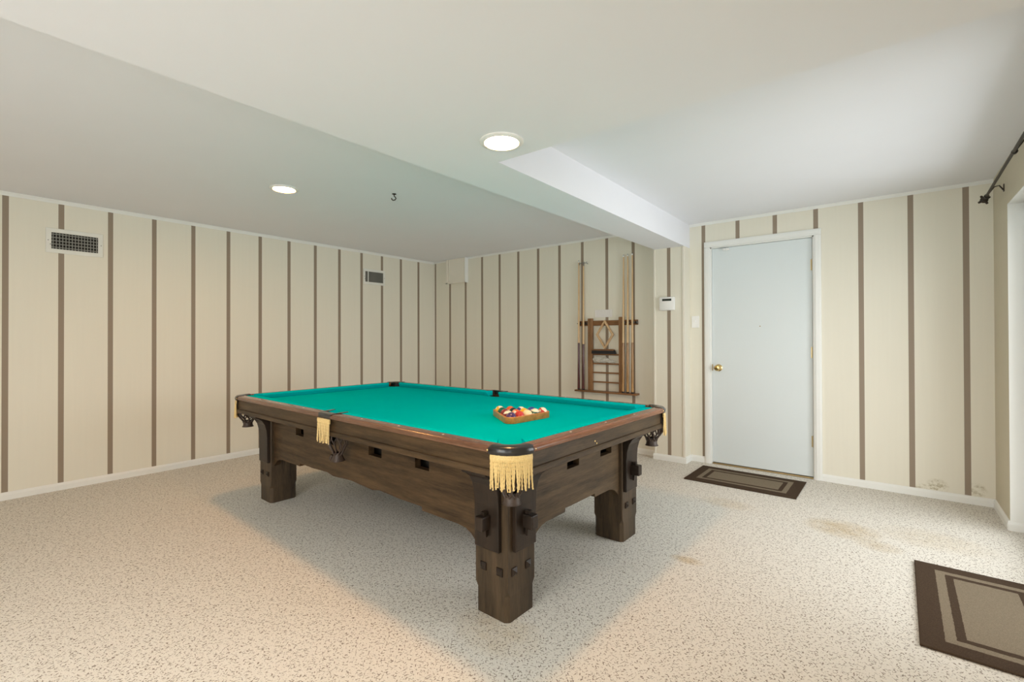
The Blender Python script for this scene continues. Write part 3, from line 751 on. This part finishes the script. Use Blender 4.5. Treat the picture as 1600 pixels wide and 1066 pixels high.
# crumpled cloth on the second rung
b = MB(); nx, ny = 22, 10; grid = {}
rnd = random.Random(3)
for i in range(nx+1):
    for j in range(ny+1):
        k = i/nx; t_ = j/ny*2*PI; rad = .030*math.sin(PI*min(1, k*1.02+.04))**.6 * (1-.35*k) + .004
        w_ = 1 + .28*math.sin(3*t_+k*9) + .18*math.sin(5*t_-k*21)
        grid[i, j] = b.bm.verts.new(Vector((-.135+.27*k, -.006+math.cos(t_)*rad*.6*w_, .030-.012*k+math.sin(t_)*rad*.95*w_ + .006*math.sin(k*13))))
for i in range(nx):
    for j in range(ny): b.bm.faces.new((grid[i, j], grid[i+1, j], grid[i+1, j+1], grid[i, j+1]))
rag = b.build('cleaning_rag', M_rag, None, True); rag.location = (2.752, 4.638, .936)
tag(rag, 'crumpled grey cloth tucked on the second rung under the brush', 'cloth')
# paper notice
m, t, bb = nt('paper_printed'); v = coords(t); c = t.nodes.new('ShaderNodeTexCoord'); sp = t.nodes.new('ShaderNodeSeparateXYZ'); L(t, c.outputs['Object'], sp.inputs[0])
ln_ = math_(t, 'LESS_THAN', math_(t, 'ABSOLUTE', math_(t, 'SUBTRACT', math_(t, 'FRACT', math_(t, 'MULTIPLY', sp.outputs[2], 62)), .5)), .14)
tx = math_(t, 'GREATER_THAN', noise(t, coords(t, (60, 1, 4)), 3, 2), .46)
inn_ = math_(t, 'LESS_THAN', math_(t, 'ABSOLUTE', sp.outputs[0]), .090)
L(t, mix(t, math_(t, 'MULTIPLY', math_(t, 'MULTIPLY', ln_, math_(t, 'MULTIPLY', tx, inn_)), .35), (.80, .77, .74), (.45, .43, .42)), bb.inputs['Base Color']); bb.inputs['Roughness'].default_value = .6
b = MB(); b.box(-.104, .104, -.0008, .0008, -.041, .041); pn = b.build('paper_notice', m); pn.location = (2.725, D_-.003, 1.467)
tag(pn, 'small faded paper notice on the wall above the cue rack', 'paper')

# ------------------------------------------------------------------ wall fittings
def vent(name, yc, zc, hy, hz, gy, gz, nx_, nz_, label, fine=False):
    v = thing(name, label, 'wall vent', (0, yc, zc), group='air vents on the long wall')
    b = MB()
    t_ = .010
    b.box(0, t_, -hy, hy, gz, hz, .003); b.box(0, t_, -hy, hy, -hz, -gz, .003); b.box(0, t_, -hy, -gy, -gz-.004, gz+.004, .003); b.box(0, t_, gy, hy, -gz-.004, gz+.004, .003)
    b.build('vent_frame', M_vent, v)
    b = MB(); b.box(.0005, .002, -gy, gy, -gz, gz); b.build('duct_shade', M_dark, v)  # flat dark sheet, the shade inside the duct put into its colour
    b = MB()
    for i in range(nx_):
        y = -gy + (i+.5)*2*gy/nx_; b.box(.003, .0085, y-.0020, y+.0020, -gz, gz, 0)
    b.build('vertical_blades', M_ventgrey, v)
    if nz_:
        b = MB()
        for i in range(nz_): z = -gz + (i+.5)*2*gz/nz_; b.box(.002, .0075, -gy, gy, z-.0026, z+.0026, 0)
        b.build('horizontal_blades', M_ventgrey, v)
    if fine:
        b = MB(); b.box(.003, .011, -gy+.035, -gy+.047, -gz, gz, .001); b.build('divider', M_vent, v)
    b = MB(); b.tube([(.006, -gy-.008, -.03), (.018, -gy-.006, -.032)], .0035, 8); b.build('damper_lever', M_ventgrey, v, True)
    for q in (-1, 1):
        b = MB(); b.lathe([(.004, 0), (.004, .0015), (.001, .002)], (t_, q*(hy-.014), 0), 'x', 10); b.build('screw', M_ventgrey, v, True)
vent('wall_vent', .805, 1.980, .173, .097, .140, .064, 15, 5, 'white wall register with dark grid, nearest the camera on the long wall')
vent('wall_vent', 3.650, 1.988, .163, .097, .135, .066, 26, 0, 'white vent with fine vertical louvres, far along the long wall', True)
bx = thing('junction_box', 'cream boxed cover high on the back wall beside the room corner', 'box', (.495, D_, 1.968))
b = MB(); b.box(-.180, .181, -.055, 0, 0, H_-1.968-.001, .002); b.build('box_body', M_cream, bx)
b = MB(); b.box(-.186, -.155, -.061, -.054, -.004, H_-1.970, .002); b.box(-.13, -.118, -.059, -.054, -.004, H_-1.970, .001); b.box(-.186, .187, -.061, -.054, -.006, .012, .002)
b.build('edge_strip', M_cream, bx)
b = MB(); b.box(.176, .187, -.061, 0, -.005, H_-1.970, .002); b.build('side_strip', M_trim, bx, label='bright white strip on the right side')

th_ = thing('thermostat', 'white rounded thermostat with dark display on the striped column', 'thermostat', (3.474, 4.57, 1.530))
b = MB(); b.box(-.076, .076, -.030, 0, -.066, .066, .012); b.build('housing', M_plastic, th_, True)
b = MB(); b.box(-.044, .046, -.0315, -.029, .026, .048, .001); b.build('display', M_lcd, th_)
b = MB(); b.box(-.05, .05, -.0312, -.029, -.034, -.032, 0); b.box(-.012, .012, -.0315, -.029, -.052, -.046, .001); b.build('button_cover', M_plastic, th_)
sw = thing('light_switch', 'white light switch plate between the column and the white door', 'light switch', (3.688, D2_, 1.352))
b = MB(); b.box(-.035, .035, -.006, 0, -.057, .057, .002); b.build('cover_plate', M_plastic, sw)
b = MB(); b.box(-.005, .005, -.016, -.004, -.002, .016, .002); b.build('toggle', M_plastic, sw)
# column nail dot on right wall panel
# ------------------------------------------------------------------ ceiling lights
def can(x, y, z, label, M_lamp):
    t = thing('ceiling_light', label, 'ceiling light', (x, y, z), group='recessed ceiling lights')
    b = MB(); b.lathe([(.0985, 0), (.0985, -.004), (.092, -.009), (.078, -.010), (.074, -.006), (.074, 0)], (0, 0, 0), 'z', 48); b.build('trim_ring', M_plastic, t, True)
    b = MB(); b.lathe([(.0738, -.003), (.0738, -.0055), (.001, -.0056)], (0, 0, 0), 'z', 48); b.build('lens', M_lamp, t, True)
can(3.808, 1.648, ZS, 'lit round recessed light in the white soffit above the table', LAMPS[0])
can(1.685, 1.692, H_, 'lit round recessed light in the ceiling near the long wall', LAMPS[1])
for (x, y, z) in ((3.81, -1.2, ZS),):  # extra unseen recessed light, added as warm fill
    can(x, y, z, 'lit round recessed light added behind the camera as fill', LAMPS[1])
pl = thing('ceiling_light', 'lit rectangular fill panel added on the ceiling behind the camera', 'ceiling light', (4.0, -.75, ZS))  # unseen glowing panel, added as cool fill for floor and room
b = MB(); b.box(-.62, .62, -.32, .32, -.012, 0, .003); b.build('fill_panel_frame', M_plastic, pl)
b = MB(); b.box(-.60, .60, -.30, .30, -.014, -.0122); b.build('fill_diffuser', M_fill_panel, pl)
hk = MB(); hk.lathe([(.012, 0), (.012, -.003), (.004, -.006), (.001, -.006)], (0, 0, 0), 'z', 14)
hk.tube([(0, 0, -.004), (0, 0, -.014), (.006, .004, -.020), (.009, .006, -.028), (.004, .003, -.036), (-.006, -.004, -.038), (-.012, -.008, -.032), (-.013, -.009, -.025)], .0032, 8)
h = hk.build('ceiling_hook', M_metaldk, None, True); h.location = (2.21, 2.28, H_); h.scale = (1.3, 1.3, 1.3); tag(h, 'small black hook screwed into the ceiling', 'hook')

# ------------------------------------------------------------------ curtain rod over the sliding door
rd = thing('curtain_rod', 'thin dark bronze curtain rod above the sliding glass door', 'curtain rod', (W_, 3.3, 2.12))
def RP(x, y, z): return Vector((x-W_, y-3.3, z-2.12))
A_, B_ = Vector((5.655, 4.42, 2.105)), Vector((5.645, 2.10, 2.155))
b = MB(); b.tube([RP(*A_), RP(*B_)], .0075, 12); b.build('rod', M_metaldk, rd, True)
for e, s in ((A_, 1), (B_, -1)):
    b = MB(); p = RP(*e)
    b.lathe([(.0115, -.030*s), (.0145, -.022*s), (.0115, -.014*s), (.012, 0), (.019, .003*s), (.021, .008*s), (.019, .013*s), (.010, .016*s), (.012, .022*s), (.001, .028*s)], p, 'y', 16)
    for k in range(4):
        a = k*PI/2+.5; b.tube([p+Vector((math.cos(a)*.014, .004*s, math.sin(a)*.014)), p+Vector((math.cos(a)*.032, .010*s, math.sin(a)*.032))], [.009, .006], 6)
    b.build('finial', M_metaldk, rd, True)
for yb, zr in ((4.33, 2.107), (3.46, 2.126), (2.35, 2.150)):
    b = MB(); w0 = RP(W_, yb, zr+.045)
    b.box(w0.x-.004, w0.x, w0.y-.010, w0.y+.010, w0.z-.030, w0.z+.018, .001)
    b.tube([w0+Vector((-.003, 0, -.02)), w0+Vector((-.022, 0, .012)), w0+Vector((-.045, 0, .008)), w0+Vector((-.070, 0, -.030)), w0+Vector((-.083, 0, -.055))], .0042, 8)
    b.lathe([(.0125, -.008), (.0125, .008), (.0076, .008), (.0076, -.008)], RP(5.6548, yb, zr), 'y', 14)
    b.build('bracket', M_metaldk, rd, True)

# ------------------------------------------------------------------ doormats
def doormat(x, y, hx, hy, rz, label):
    b = MB(); n = 40
    pts = []
    rnd = random.Random(int(x*10))
    m_ = mat_rug('doormat_weave', hx, hy)
    b.box(-hx, hx, -hy, hy, 0, .009, .003)
    o = b.build('doormat', m_); o.location = (x, y, .001); o.rotation_euler = (0, 0, rz)
    tag(o, label, 'doormat', 'brown bordered doormats on the carpet'); return o
doormat(4.206, 4.318, .412, .258, math.radians(-.6), 'brown bordered doormat lying in front of the white door')
doormat(5.500, 2.884, .252, .447, math.radians(-.8), 'brown bordered doormat by the sliding glass door at the right edge')
